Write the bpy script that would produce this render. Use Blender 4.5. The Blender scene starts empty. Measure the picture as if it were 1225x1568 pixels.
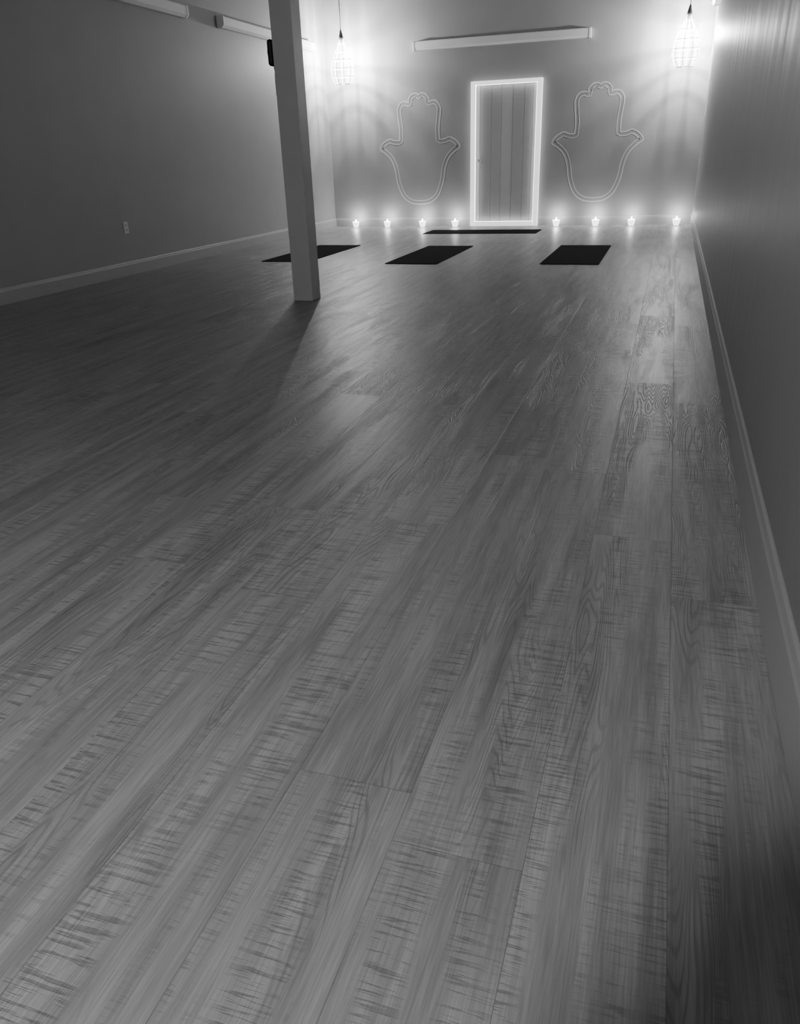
import bpy, math, random
from mathutils import Vector, Matrix
random.seed(7)
scene = bpy.context.scene
scene.view_settings.view_transform = 'AgX'
try: scene.view_settings.look = 'AgX - Medium High Contrast'
except Exception: pass
scene.view_settings.exposure = 0.12

XL, XR, YB, YF, ZC = -5.63, 0.34, 13.56, -4.2, 3.75

# ------------------------------------------------------------ materials
def new_mat(name):
    m = bpy.data.materials.new(name); m.use_nodes = True
    nt = m.node_tree
    b = nt.nodes['Principled BSDF']
    return m, nt, b
def simple(name, v, rough=0.5, metal=0.0, noise=0.08, nscale=20, bump=0.0, emis=0.0, spec=0.5):
    m, nt, b = new_mat(name)
    tc = nt.nodes.new('ShaderNodeTexCoord')
    n = nt.nodes.new('ShaderNodeTexNoise'); n.inputs['Scale'].default_value = nscale
    n.inputs['Detail'].default_value = 2
    nt.links.new(tc.outputs['Object'], n.inputs['Vector'])
    r = nt.nodes.new('ShaderNodeMapRange')
    r.inputs[3].default_value = v*(1-noise); r.inputs[4].default_value = v*(1+noise)
    nt.links.new(n.outputs['Fac'], r.inputs[0])
    nt.links.new(r.outputs[0], b.inputs['Base Color'])
    b.inputs['Roughness'].default_value = rough
    b.inputs['Metallic'].default_value = metal
    b.inputs['Specular IOR Level'].default_value = spec
    if bump:
        bp = nt.nodes.new('ShaderNodeBump'); bp.inputs['Strength'].default_value = bump
        bp.inputs['Distance'].default_value = 0.01
        nt.links.new(n.outputs['Fac'], bp.inputs['Height']); nt.links.new(bp.outputs[0], b.inputs['Normal'])
    if emis:
        b.inputs['Emission Color'].default_value = (1, 1, 1, 1)
        b.inputs['Emission Strength'].default_value = emis
        m.cycles.emission_sampling = 'NONE'
    return m

M_wall = simple('wall_paint', 0.36, 0.6, noise=0.05, nscale=3, bump=0.0)
M_panel = simple('satin_wall_panel', 0.30, 0.45, noise=0.05, nscale=2, spec=0.3)
def panel_bump(m):
    nt = m.node_tree; b = nt.nodes['Principled BSDF']
    tc = nt.nodes.new('ShaderNodeTexCoord')
    mp = nt.nodes.new('ShaderNodeMapping'); mp.inputs['Scale'].default_value = (1, 2.4, 0.2)
    n = nt.nodes.new('ShaderNodeTexNoise'); n.inputs['Scale'].default_value = 2.0; n.inputs['Detail'].default_value = 1
    nt.links.new(tc.outputs['Object'], mp.inputs[0]); nt.links.new(mp.outputs[0], n.inputs['Vector'])
    bp = nt.nodes.new('ShaderNodeBump'); bp.inputs['Strength'].default_value = 0.2; bp.inputs['Distance'].default_value = 0.03
    nt.links.new(n.outputs['Fac'], bp.inputs['Height']); nt.links.new(bp.outputs[0], b.inputs['Normal'])
panel_bump(M_panel)
M_ceil = simple('ceiling_paint', 0.35, 0.8)
M_trim = simple('baseboard_paint', 0.40, 0.5, noise=0.03)
M_white = simple('glowing_white_trim', 0.85, 0.35, noise=0.02, emis=0.7)  # emission put into the door trim so it looks brightly lit
M_door = simple('door_paint', 0.52, 0.5, noise=0.05, nscale=6)
M_groove = simple('groove_dark', 0.14, 0.8)
M_fix = simple('fixture_white_metal', 0.75, 0.4, noise=0.02)
M_fixend = simple('fixture_endcap', 0.8, 0.4)
M_black = simple('black_plastic', 0.02, 0.5)
M_col = simple('column_paint', 0.52, 0.5, noise=0.06, nscale=8, bump=0.1)
M_mat = simple('mat_rubber', 0.008, 0.9, noise=0.3, nscale=200, bump=0.3, spec=0.1)
M_wire = simple('cage_wire', 0.85, 0.5, noise=0.1)
M_brass = simple('socket_metal', 0.15, 0.35, metal=0.8)
M_line = simple('mural_line_paint', 0.66, 0.6, noise=0.05)
M_outlet = simple('outlet_plastic', 0.6, 0.35)
M_led = simple('led_strip_glow', 0.9, 0.5, emis=2.8)
M_led.cycles.emission_sampling = 'AUTO'
M_wax = simple('candle_wax', 0.85, 0.5, noise=0.03, emis=2.5)
M_flame = simple('flame_glow', 0.9, 0.5, noise=0.03, emis=60)
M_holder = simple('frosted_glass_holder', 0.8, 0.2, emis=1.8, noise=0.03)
M_blocker = simple('shadow_blocker_laminate', 0.3, 0.4)

# ---- floor
def floor_mat():
    m, nt, b = new_mat('wood_plank_floor')
    N = nt.nodes; L = nt.links
    geo = N.new('ShaderNodeNewGeometry')
    sep = N.new('ShaderNodeSeparateXYZ'); L.new(geo.outputs['Position'], sep.inputs[0])
    def M(op, a, b_=None, c=None, clamp=False):
        n = N.new('ShaderNodeMath'); n.operation = op; n.use_clamp = clamp
        for i, v in enumerate((a, b_, c)):
            if v is None: continue
            if isinstance(v, (int, float)): n.inputs[i].default_value = v
            else: L.new(v, n.inputs[i])
        return n.outputs[0]
    def comb(x, y, z):
        n = N.new('ShaderNodeCombineXYZ')
        for i, v in enumerate((x, y, z)):
            if isinstance(v, (int, float)): n.inputs[i].default_value = v
            else: L.new(v, n.inputs[i])
        return n.outputs[0]
    def noise(vec, detail=2, rough=0.5, dist=0):
        n = N.new('ShaderNodeTexNoise'); n.inputs['Scale'].default_value = 1
        n.inputs['Detail'].default_value = detail; n.inputs['Roughness'].default_value = rough
        n.inputs['Distortion'].default_value = dist
        L.new(vec, n.inputs['Vector']); return n.outputs['Fac']
    def mr(v, a, b2, c=0.0, d=1.0):
        n = N.new('ShaderNodeMapRange'); L.new(v, n.inputs[0])
        for i, q in enumerate((a, b2, c, d)): n.inputs[i+1].default_value = q
        return n.outputs[0]
    X, Y = sep.outputs[0], sep.outputs[1]
    px = M('DIVIDE', M('SUBTRACT', X, 0.11), 0.232)
    i = M('FLOOR', px); fx = M('FRACT', px)
    wn = N.new('ShaderNodeTexWhiteNoise'); wn.noise_dimensions = '1D'; L.new(M('ADD', i, 31.0), wn.inputs['W'])
    py = M('ADD', M('DIVIDE', Y, 1.83), M('MULTIPLY', wn.outputs['Value'], 7.3))
    j = M('FLOOR', py); fy = M('FRACT', py)
    w2 = N.new('ShaderNodeTexWhiteNoise'); w2.noise_dimensions = '2D'; L.new(comb(i, j, 0), w2.inputs['Vector'])
    rnd = w2.outputs['Value']; seed = M('MULTIPLY', rnd, 50)
    ex = M('MINIMUM', fx, M('SUBTRACT', 1.0, fx)); ey = M('MINIMUM', fy, M('SUBTRACT', 1.0, fy))
    seam = M('MULTIPLY', mr(ex, 0.001, 0.005), mr(ey, 0.0002, 0.0007))
    bl = noise(comb(M('MULTIPLY', X, 20), M('MULTIPLY', Y, 1.5), seed), 3, 0.6)
    fib = noise(comb(M('MULTIPLY', X, 300), M('MULTIPLY', Y, 8), seed), 2, 0.65)
    cn = noise(comb(M('MULTIPLY', X, 9.0), M('MULTIPLY', Y, 0.75), seed), 2, 0.5, 0.15)
    cath = M('ADD', M('MULTIPLY', M('SINE', M('MULTIPLY', cn, 230)), 0.5), 0.5)
    cathl = mr(cath, 0.0, 0.4)
    cmask = mr(noise(comb(M('MULTIPLY', X, 8), M('MULTIPLY', Y, 0.9), M('ADD', seed, 9)), 1), 0.48, 0.60)
    cathd = M('MULTIPLY', M('MULTIPLY', M('SUBTRACT', 1.0, cathl), cmask), mr(fib, 0.35, 0.6, 0.3, 1.0))
    # saw marks: long thin cross-grain lines plus short ticks
    sw = noise(comb(M('MULTIPLY', X, 9), M('MULTIPLY', Y, 120), seed), 3, 0.6)
    smask = mr(noise(comb(M('MULTIPLY', X, 12), M('MULTIPLY', Y, 1.2), M('ADD', seed, 23)), 3, 0.6), 0.46, 0.60)
    swd = M('MULTIPLY', mr(sw, 0.50, 0.60), smask)
    tone = M('ADD', 0.235, M('MULTIPLY', rnd, 0.02))
    tone = M('ADD', tone, M('MULTIPLY', mr(bl, 0.3, 0.7), 0.13))
    tone = M('ADD', tone, M('MULTIPLY', smask, 0.04))
    tone = M('MULTIPLY', tone, mr(fib, 0.3, 0.7, 0.86, 1.13))
    tone = M('MULTIPLY', tone, M('SUBTRACT', 1.0, M('MULTIPLY', cathd, 0.24)))
    tone = M('MULTIPLY', tone, M('SUBTRACT', 1.0, M('MULTIPLY', swd, 0.30)))
    tone = M('MULTIPLY', tone, M('ADD', 0.76, M('MULTIPLY', seam, 0.24)))
    L.new(tone, b.inputs['Base Color'])
    b.inputs['Roughness'].default_value = 0.41
    b.inputs['Specular IOR Level'].default_value = 0.40
    hgt = M('SUBTRACT', M('MULTIPLY', fib, 0.3), M('MULTIPLY', cathd, 0.9))
    hgt = M('SUBTRACT', hgt, M('MULTIPLY', swd, 0.7)); hgt = M('ADD', hgt, M('MULTIPLY', seam, 0.4))
    bp = N.new('ShaderNodeBump'); bp.inputs['Strength'].default_value = 0.5; bp.inputs['Distance'].default_value = 0.002
    L.new(hgt, bp.inputs['Height']); L.new(bp.outputs[0], b.inputs['Normal'])
    return m
M_floor = floor_mat()

# ------------------------------------------------------------ mesh builder
class MB:
    def __init__(s): s.v = []; s.f = []; s.mi = []; s.mats = []; s.sm = []
    def mat(s, m):
        if m not in s.mats: s.mats.append(m)
        return s.mats.index(m)
    def add(s, vs, fs, m, smooth=False):
        o = len(s.v); k = s.mat(m)
        s.v += [tuple(v) for v in vs]
        for f in fs: s.f.append([q+o for q in f]); s.mi.append(k); s.sm.append(smooth)
    def box(s, a, b, m, ch=0.0):
        x0, y0, z0 = a; x1, y1, z1 = b
        if ch <= 0:
            vs = [(x0,y0,z0),(x1,y0,z0),(x1,y1,z0),(x0,y1,z0),(x0,y0,z1),(x1,y0,z1),(x1,y1,z1),(x0,y1,z1)]
            fs = [(0,3,2,1),(4,5,6,7),(0,1,5,4),(1,2,6,5),(2,3,7,6),(3,0,4,7)]
            s.add(vs, fs, m); return
        import bmesh
        bm = bmesh.new(); bmesh.ops.create_cube(bm, size=1)
        for v in bm.verts:
            v.co = Vector(((x0+x1)/2+v.co.x*(x1-x0), (y0+y1)/2+v.co.y*(y1-y0), (z0+z1)/2+v.co.z*(z1-z0)))
        bmesh.ops.bevel(bm, geom=list(bm.edges), offset=ch, segments=3, profile=0.5, affect='EDGES')
        bm.verts.index_update()
        s.add([v.co[:] for v in bm.verts], [[v.index for v in f.verts] for f in bm.faces], m); bm.free()
    def tube(s, pts, r, m, closed=False, seg=8):
        pts = [Vector(p) for p in pts]; n = len(pts); vs = []; fs = []
        up = None
        for i in range(n):
            if closed: t = pts[(i+1) % n]-pts[i-1]
            else: t = pts[min(i+1, n-1)]-pts[max(i-1, 0)]
            t.normalize()
            if up is None:
                up = Vector((0, 0, 1)) if abs(t.z) < 0.9 else Vector((1, 0, 0))
            a = (up - t*up.dot(t)).normalized(); bb = t.cross(a); up = a
            for k in range(seg):
                an = 2*math.pi*k/seg; vs.append(pts[i]+a*math.cos(an)*r+bb*math.sin(an)*r)
        for i in range(n if closed else n-1):
            for k in range(seg):
                j = (i+1) % n; fs.append((i*seg+k, i*seg+(k+1) % seg, j*seg+(k+1) % seg, j*seg+k))
        if not closed:
            fs.append(tuple(range(seg))[::-1]); fs.append(tuple((n-1)*seg+k for k in range(seg)))
        s.add(vs, fs, m, True)
    def lathe(s, prof, c, m, seg=24, axis='Z'):
        vs = []; fs = []; n = len(prof)
        for r, z in prof:
            for k in range(seg):
                an = 2*math.pi*k/seg; p = (r*math.cos(an), r*math.sin(an), z)
                if axis == 'X': p = (p[2], p[0], p[1])
                if axis == 'Y': p = (p[0], p[2], p[1])
                vs.append((c[0]+p[0], c[1]+p[1], c[2]+p[2]))
        for i in range(n-1):
            for k in range(seg):
                fs.append((i*seg+k, i*seg+(k+1) % seg, (i+1)*seg+(k+1) % seg, (i+1)*seg+k))
        if prof[0][0] > 1e-3: fs.append(tuple(range(seg))[::-1])
        if prof[-1][0] > 1e-3: fs.append(tuple((n-1)*seg+k for k in range(seg)))
        s.add(vs, fs, m, True)
    def finish(s, name, parent=None):
        import bmesh
        me = bpy.data.meshes.new(name)
        xs = [v[0] for v in s.v]; ys = [v[1] for v in s.v]; zs = [v[2] for v in s.v]
        o = Vector(((min(xs)+max(xs))/2, (min(ys)+max(ys))/2, min(zs)))
        me.from_pydata([Vector(v)-o for v in s.v], [], s.f)
        for m in s.mats: me.materials.append(m)
        for p, k, q in zip(me.polygons, s.mi, s.sm): p.material_index = k; p.use_smooth = q
        bm = bmesh.new(); bm.from_mesh(me); bmesh.ops.recalc_face_normals(bm, faces=bm.faces); bm.to_mesh(me); bm.free()
        ob = bpy.data.objects.new(name, me); ob.location = o
        scene.collection.objects.link(ob)
        if parent: ob.parent = parent
        return ob
def sbox(name, a, b, m, ch=0.0):
    q = MB(); q.box(a, b, m, ch); return q.finish(name)
def bulb_light(name, loc, power, radius, parent):
    l = bpy.data.lights.new(name, 'POINT'); l.energy = power; l.shadow_soft_size = radius
    o = bpy.data.objects.new(name, l); scene.collection.objects.link(o)
    o.location = Vector(loc)-parent.location; o.parent = parent
    return o

# ------------------------------------------------------------ room shell
T = 0.15
sbox('floor', (XL-T, YF-T, -0.12), (XR+T, YB+T, 0), M_floor)
sbox('ceiling', (XL-T, YF-T, ZC), (XR+T, YB+T, ZC+0.12), M_ceil)
sbox('wall_left', (XL-T, YF, 0), (XL, YB, ZC), M_wall)
sbox('wall_back', (XL-T, YB, 0), (XR+T, YB+T, ZC), M_wall)
sbox('wall_rear', (XL-T, YF-T, 0), (XR+T, YF, ZC), M_wall)
q = MB(); q.box((XR+0.012, YF, 0), (XR+T, YB, ZC), M_groove)
ys = [YF, -1.7, 0.6, 2.97, 6.13, 9.1, YB]
for a, b in zip(ys[:-1], ys[1:]):
    q.box((XR, a+0.0012, 0), (XR+0.014, b-0.0012, ZC), M_panel)
q.finish('wall_right')

def baseboard(name, axis, p, lo, hi, h, sgn, d=0.016):
    q = MB()
    prof = [(0, 0), (d, 0), (d, h*0.78), (d*0.75, h*0.84), (d*0.55, h*0.95), (d*0.25, h), (0, h)]
    vs = []; n = len(prof)
    for t in (lo, hi):
        for u, z in prof:
            vs.append((p+sgn*u, t, z) if axis == 'Y' else (t, p+sgn*u, z))
    fs = [(i, (i+1) % n, n+(i+1) % n, n+i) for i in range(n)] + [tuple(range(n)), tuple(range(n, 2*n))]
    q.add(vs, fs, M_trim); return q.finish(name)
DX0, DX1 = -3.165, -2.045
baseboard('baseboard_left', 'Y', XL, YF, YB, 0.14, 1)
baseboard('baseboard_right', 'Y', XR, YF, YB-0.017, 0.18, -1, 0.014)
baseboard('baseboard_back', 'X', YB, XL+0.017, DX0-0.001, 0.14, -1)
baseboard('baseboard_back', 'X', YB, DX1+0.001, XR-0.015, 0.14, -1)
baseboard('baseboard_rear', 'X', YF, XL+0.017, XR-0.015, 0.14, 1)

# ------------------------------------------------------------ door
DH = 2.13
door = bpy.data.objects.new('door_1', None); scene.collection.objects.link(door); door.location = ((DX0+DX1)/2, YB, 0)
def rel(ob):
    ob.parent = door; ob.matrix_parent_inverse = Matrix.Translation(-door.location); return ob
q = MB(); tw = 0.075; y0 = YB-0.09
q.box((DX0, y0, 0), (DX0+tw, YB, DH), M_white, 0.004)
q.box((DX1-tw, y0, 0), (DX1, YB, DH), M_white, 0.004)
q.box((DX0+tw, y0, DH-0.055), (DX1-tw, YB, DH), M_white, 0.004)
q.box((DX0+tw, y0-0.01, 0), (DX1-tw, YB, 0.07), M_white, 0.004)
rel(q.finish('door_frame'))
q = MB()
ix0, ix1 = DX0+tw+0.012, DX1-tw-0.012
stops = [0, 0.06, 0.25, 0.42, 0.61, 0.80, 0.94, 1.0]
for u, v in zip(stops[:-1], stops[1:]):
    q.box((ix0+u*(ix1-ix0)+0.0015, YB-0.022, 0.08), (ix0+v*(ix1-ix0)-0.0015, YB-0.004, DH-0.065), M_door, 0.002)
q.box((ix0, YB-0.012, 0.075), (ix1, YB-0.002, DH-0.06), M_groove)
q.lathe([(0.024, 0), (0.024, 0.006), (0.01, 0.008), (0.01, 0.03), (0.022, 0.034), (0.026, 0.045), (0.018, 0.056), (0.0001, 0.058)][::-1], (ix0+0.05, YB-0.022-0.058, 1.0), M_door, 20, 'Y')
rel(q.finish('door_slab'))
q = MB()
for a, b in (((DX0+tw, y0+0.006, 0.07), (DX0+tw+0.006, y0+0.03, DH-0.055)), ((DX1-tw-0.006, y0+0.006, 0.07), (DX1-tw, y0+0.03, DH-0.055)),
             ((DX0+tw, y0+0.006, DH-0.061), (DX1-tw, y0+0.03, DH-0.055)), ((DX0+tw, y0+0.006, 0.07), (DX1-tw, y0+0.03, 0.076))):
    q.box(a, b, M_led)
rel(q.finish('led_strip'))

# ------------------------------------------------------------ hamsa murals
def catmull(P, n=10):
    out = []
    for i in range(len(P)-1):
        p0 = P[max(i-1, 0)]; p1 = P[i]; p2 = P[i+1]; p3 = P[min(i+2, len(P)-1)]
        for k in range(n):
            t = k/n
            out.append(tuple(0.5*((2*p1[c])+(-p0[c]+p2[c])*t+(2*p0[c]-5*p1[c]+4*p2[c]-p3[c])*t*t+(-p0[c]+3*p1[c]-3*p2[c]+p3[c])*t**3) for c in (0, 1)))
    out.append(P[-1]); return out
s1 = [(0, .35), (.17, .375), (.31, .48), (.40, .68), (.44, .90), (.50, 1.05), (.60, 1.15), (.69, 1.215), (.63, 1.31), (.52, 1.365), (.43, 1.34), (.345, 1.335)]
s2 = [(.345, 1.335), (.34, 1.5), (.36, 1.68), (.365, 1.80), (.31, 1.89), (.23, 1.91), (.17, 1.89)]
s3 = [(.17, 1.89), (.17, 1.95), (.11, 2.01), (.04, 2.02), (0, 1.995)]
half = catmull(s1)[:-1]+catmull(s2)[:-1]+catmull(s3)
def offset(P, d):
    out = []
    n = len(P)
    for i in range(n):
        a = P[max(i-1, 0)]; b = P[min(i+1, n-1)]
        tx, tz = b[0]-a[0], b[1]-a[1]; l = math.hypot(tx, tz) or 1
        nx, nz = -tz/l, tx/l
        out.append((max(P[i][0]+nx*d, 0), P[i][1]+nz*d))
    out[0] = (0, P[0][1]+d); out[-1] = (0, P[-1][1]-d)
    return out
def hamsa(cx):
    q = MB()
    for d, r in ((0, 0.0085), (0.055, 0.0065)):
        h = offset(half, d) if d else half
        full = [(x, z) for x, z in h]+[(-x, z) for x, z in h[::-1][1:-1]]
        n = len(full); vs = []; fs = []
        for i in range(n):
            a = full[i-1]; b = full[(i+1) % n]; tx, tz = b[0]-a[0], b[1]-a[1]; l = math.hypot(tx, tz) or 1
            nx, nz = -tz/l*r, tx/l*r; x, z = full[i]
            vs += [(cx+x+nx, YB-0.001, z+nz), (cx+x+nx, YB-0.003, z+nz), (cx+x-nx, YB-0.003, z-nz), (cx+x-nx, YB-0.001, z-nz)]
        for i in range(n):
            j = (i+1) % n
            for k in range(4): fs.append((i*4+k, i*4+(k+1) % 4, j*4+(k+1) % 4, j*4+k))
        q.add(vs, fs, M_line)
    return q.finish('hamsa_hand_wall_art')
hamsa(-4.05); hamsa(-1.18)

# ------------------------------------------------------------ linear fixtures
def fixture(axis, p, sgn, lo, hi, zc):
    q = MB(); d0, d1, hh = 0.0, 0.095, 0.062
    prof = [(d0, -hh), (d1-0.03, -hh), (d1, -hh+0.03), (d1, hh-0.012), (d1-0.012, hh), (d0, hh)]
    def P(u, t, z): return (p+sgn*u, t, zc+z) if axis == 'Y' else (t, p+sgn*u, zc+z)
    def pris(prof, a, b, m):
        n = len(prof); vs = [P(u, t, z) for t in (a, b) for u, z in prof]
        fs = [(i, (i+1) % n, n+(i+1) % n, n+i) for i in range(n)]+[tuple(range(n)), tuple(range(n, 2*n))]
        q.add(vs, fs, m)
    pris(prof, lo+0.03, hi-0.03, M_fix)
    big = [(u+(0.004 if u > 0.05 else 0), z*1.06) for u, z in prof]
    pris(big, lo, lo+0.03, M_fixend); pris(big, hi-0.03, hi, M_fixend)
    return q.finish('wall_light_fixture')
fixture('X', YB, -1, -4.11, -1.36, 2.67)
fixture('Y', XL, 1, 10.08, 12.92, 2.70)
fixture('Y', XL, 1, 6.45, 9.28, 2.70)
fixture('Y', XR, -1, 9.5, 12.3, 2.78)

# ------------------------------------------------------------ column
CX0, CX1, CY0, CY1 = -3.0, -2.825, 6.18, 6.35
q = MB(); q.box((CX0, CY0, 0), (CX1, CY1, ZC), M_col, 0.004)
q.finish('support_column')
q = MB()
q.box((CX0-0.02, 6.215, 1.74), (CX0, 6.315, 1.93), M_black, 0.004)
q.box((CX0-0.06, 6.20, 1.765), (CX0-0.015, 6.33, 1.945), M_black, 0.02)
q.lathe([(0.045, 0), (0.045, 0.006), (0.02, 0.004), (0.0001, 0.002)][::-1], (CX0-0.065, 6.265, 1.86), M_brass, 20, 'X')
q.finish('wall_speaker')
q = MB()
q.box((CX0-0.022, 6.22, 1.56), (CX0, 6.31, 1.71), M_black, 0.006)
q.box((CX0-0.028, 6.235, 1.63), (CX0-0.022, 6.295, 1.69), M_brass, 0.002)
q.finish('thermostat')
q = MB()
q.box((CX0-0.01, 6.23, 1.33), (CX0, 6.30, 1.45), M_black, 0.003)
q.lathe([(0.018, 0), (0.024, 0.012), (0.016, 0.02), (0.0001, 0.022)], (CX0-0.032, 6.265, 1.39), M_black, 16, 'X')
q.finish('dimmer_switch')

# ------------------------------------------------------------ outlet
q = MB(); oy, oz = 7.58, 0.49
q.box((XL, oy-0.038, oz-0.06), (XL+0.006, oy+0.038, oz+0.06), M_outlet, 0.002)
for dz in (-0.025, 0.025):
    q.box((XL+0.006, oy-0.017, oz+dz-0.017), (XL+0.009, oy+0.017, oz+dz+0.017), M_outlet, 0.001)
    for dy in (-0.007, 0.007):
        q.box((XL+0.009, oy+dy-0.0022, oz+dz-0.007), (XL+0.0095, oy+dy+0.0022, oz+dz+0.008), M_black)
q.finish('power_outlet')

# ------------------------------------------------------------ yoga mats
def mat_(x0, x1, y0_, y1_):
    q = MB(); r = 0.02; pts = []
    for (px, py, a0) in ((x1-r, y1_-r, 0), (x0+r, y1_-r, 90), (x0+r, y0_+r, 180), (x1-r, y0_+r, 270)):
        for k in range(5):
            a = math.radians(a0+k*22.5); pts.append((px+r*math.cos(a), py+r*math.sin(a)))
    n = len(pts)
    vs = [(x, y, 0.0) for x, y in pts]+[(x, y, 0.006) for x, y in pts]
    fs = [tuple(range(n))[::-1], tuple(range(n, 2*n))]+[(i, (i+1) % n, n+(i+1) % n, n+i) for i in range(n)]
    q.add(vs, fs, M_mat); q.finish('yoga_mat')
mat_(-4.63, -4.01, 8.72, 10.50)
mat_(-3.01, -2.40, 8.60, 10.42)
mat_(-1.27, -0.65, 8.67, 10.50)
mat_(-3.60, -1.85, 12.12, 12.73)

# ------------------------------------------------------------ pendant cage lamps
def cage_lamp(x, y, zc, power):
    q = MB(); H = 0.64; zb = zc-H/2
    prof = [(0.00, 0.115), (0.05, 0.15), (0.16, 0.178), (0.30, 0.19), (0.44, 0.18), (0.60, 0.14), (0.76, 0.09), (0.90, 0.05), (1.0, 0.032)]
    pr = catmull([(r, t*H) for t, r in prof], 4)
    for k in range(10):
        a = 2*math.pi*k/10+0.15
        q.tube([(x+r*math.cos(a), y+r*math.sin(a), zb+z) for r, z in pr], 0.0042, M_wire, seg=6)
    for t in (0.0, 0.16, 0.34, 0.52, 0.70, 0.88):
        z = t*H; r = min(pr, key=lambda p: abs(p[1]-z))[0]
        q.tube([(x+r*math.cos(b), y+r*math.sin(b), zb+z) for b in [2*math.pi*i/32 for i in range(32)]], 0.0042, M_wire, True, 6)
    for k in range(5):
        a = 2*math.pi*k/10+0.15
        q.tube([(x-0.115*math.cos(a), y-0.115*math.sin(a), zb), (x+0.115*math.cos(a), y+0.115*math.sin(a), zb)], 0.003, M_wire, seg=6)
    q.lathe([(0.0001, 0.10), (0.012, 0.10), (0.02, 0.06), (0.032, 0.02), (0.035, 0.0), (0.026, -0.03), (0.022, -0.1), (0.0001, -0.10)], (x, y, zb+H), M_brass, 20)
    q.tube([(x, y, zb+H+0.09), (x, y, ZC-0.03)], 0.006, M_brass, seg=8)
    q.lathe([(0.06, 0.0), (0.06, -0.015), (0.03, -0.035), (0.0001, -0.036)], (x, y, ZC), M_brass, 24)
    ob = q.finish('cage_pendant_lamp')
    bulb_light('bulb', (x, y, zb+H-0.26), power, 0.028, ob)
cage_lamp(-5.17, 13.12, 2.50, 125)
cage_lamp(-0.01, 13.12, 2.44, 115)

# ------------------------------------------------------------ candles
for k, cx in enumerate([-5.18, -4.60, -3.97, -3.40, -1.72, -1.10, -0.55, 0.12]):
    q = MB(); y = 13.38
    q.lathe([(0.035, 0.0), (0.04, 0.004), (0.052, 0.05), (0.062, 0.09), (0.058, 0.09), (0.049, 0.05), (0.037, 0.010), (0.0001, 0.010)], (cx, y, 0), M_holder, 24)
    q.lathe([(0.0001, 0.011), (0.034, 0.011), (0.036, 0.055), (0.030, 0.056), (0.0001, 0.053)], (cx, y, 0), M_wax, 20)
    q.tube([(cx, y, 0.053), (cx+0.001, y, 0.066), (cx+0.003, y, 0.07)], 0.001, M_black, seg=6)
    q.lathe([(0.0001, 0), (0.011, 0.008), (0.016, 0.022), (0.012, 0.04), (0.005, 0.056), (0.0001, 0.066)], (cx, y, 0.066), M_flame, 12)
    ob = q.finish('candle')
    bulb_light('flame_light', (cx, y, 0.155), 1.7, 0.02, ob)

# ------------------------------------------------------------ entry side: floor lamp and added shadow-casting cabinet (behind the viewpoint)
gx, gy, gz = -0.95, -1.25, 1.8
q = MB()
q.lathe([(0.0001, 0.0), (0.15, 0.0), (0.15, 0.015), (0.12, 0.025), (0.02, 0.035), (0.013, 0.05), (0.012, 1.60), (0.03, 1.62), (0.045, 1.66), (0.045, 1.68), (0.0001, 1.68)], (gx, gy, 0), M_brass, 28)
ob = q.finish('floor_lamp')
bulb_light('globe_bulb', (gx, gy, gz), 190, 0.10, ob)
q = MB(); a, b, c, d, H = -0.47, 0.315, -0.68, -0.25, 1.07  # unseen cabinet shape, added to cast the lower-right floor shadow
q.box((a+0.02, c+0.03, 0), (b-0.02, d-0.02, 0.08), M_groove)
q.box((a, c, 0.08), (b, d, H-0.03), M_blocker, 0.004)
q.box((a-0.012, c-0.02, H-0.03), (b, d+0.01, H), M_blocker, 0.006)
mid = (a+b)/2
for u, v in ((a+0.012, mid-0.003), (mid+0.003, b-0.012)):
    q.box((u, c-0.018, 0.10), (v, c, H-0.05), M_blocker, 0.003)
for xx in (mid-0.04, mid+0.04):
    q.tube([(xx, c-0.018, 0.72), (xx, c-0.045, 0.72), (xx, c-0.045, 0.86), (xx, c-0.018, 0.86)], 0.005, M_brass)
q.finish('added_shadow_blocker')

# ------------------------------------------------------------ world + camera
w = bpy.data.worlds.new('World'); scene.world = w; w.use_nodes = True
w.node_tree.nodes['Background'].inputs[0].default_value = (0.02, 0.02, 0.02, 1)
cam = bpy.data.cameras.new('camera'); co = bpy.data.objects.new('camera', cam); scene.collection.objects.link(co)
th, ps, ro = math.radians(24.75), math.radians(18.8), math.radians(2.0)
F = Vector((-math.sin(ps)*math.cos(th), math.cos(ps)*math.cos(th), -math.sin(th)))
r0 = Vector((math.cos(ps), math.sin(ps), 0)); u0 = r0.cross(F)
U = u0*math.cos(ro)+r0*math.sin(ro); R = r0*math.cos(ro)-u0*math.sin(ro)
mtx = Matrix((R, U, -F)).transposed().to_4x4(); mtx.translation = Vector((0, 0, 1.1))
co.matrix_world = mtx
cam.sensor_fit = 'VERTICAL'; cam.sensor_height = 36; cam.lens = 36*1180/1568; cam.clip_start = 0.02
scene.camera = co
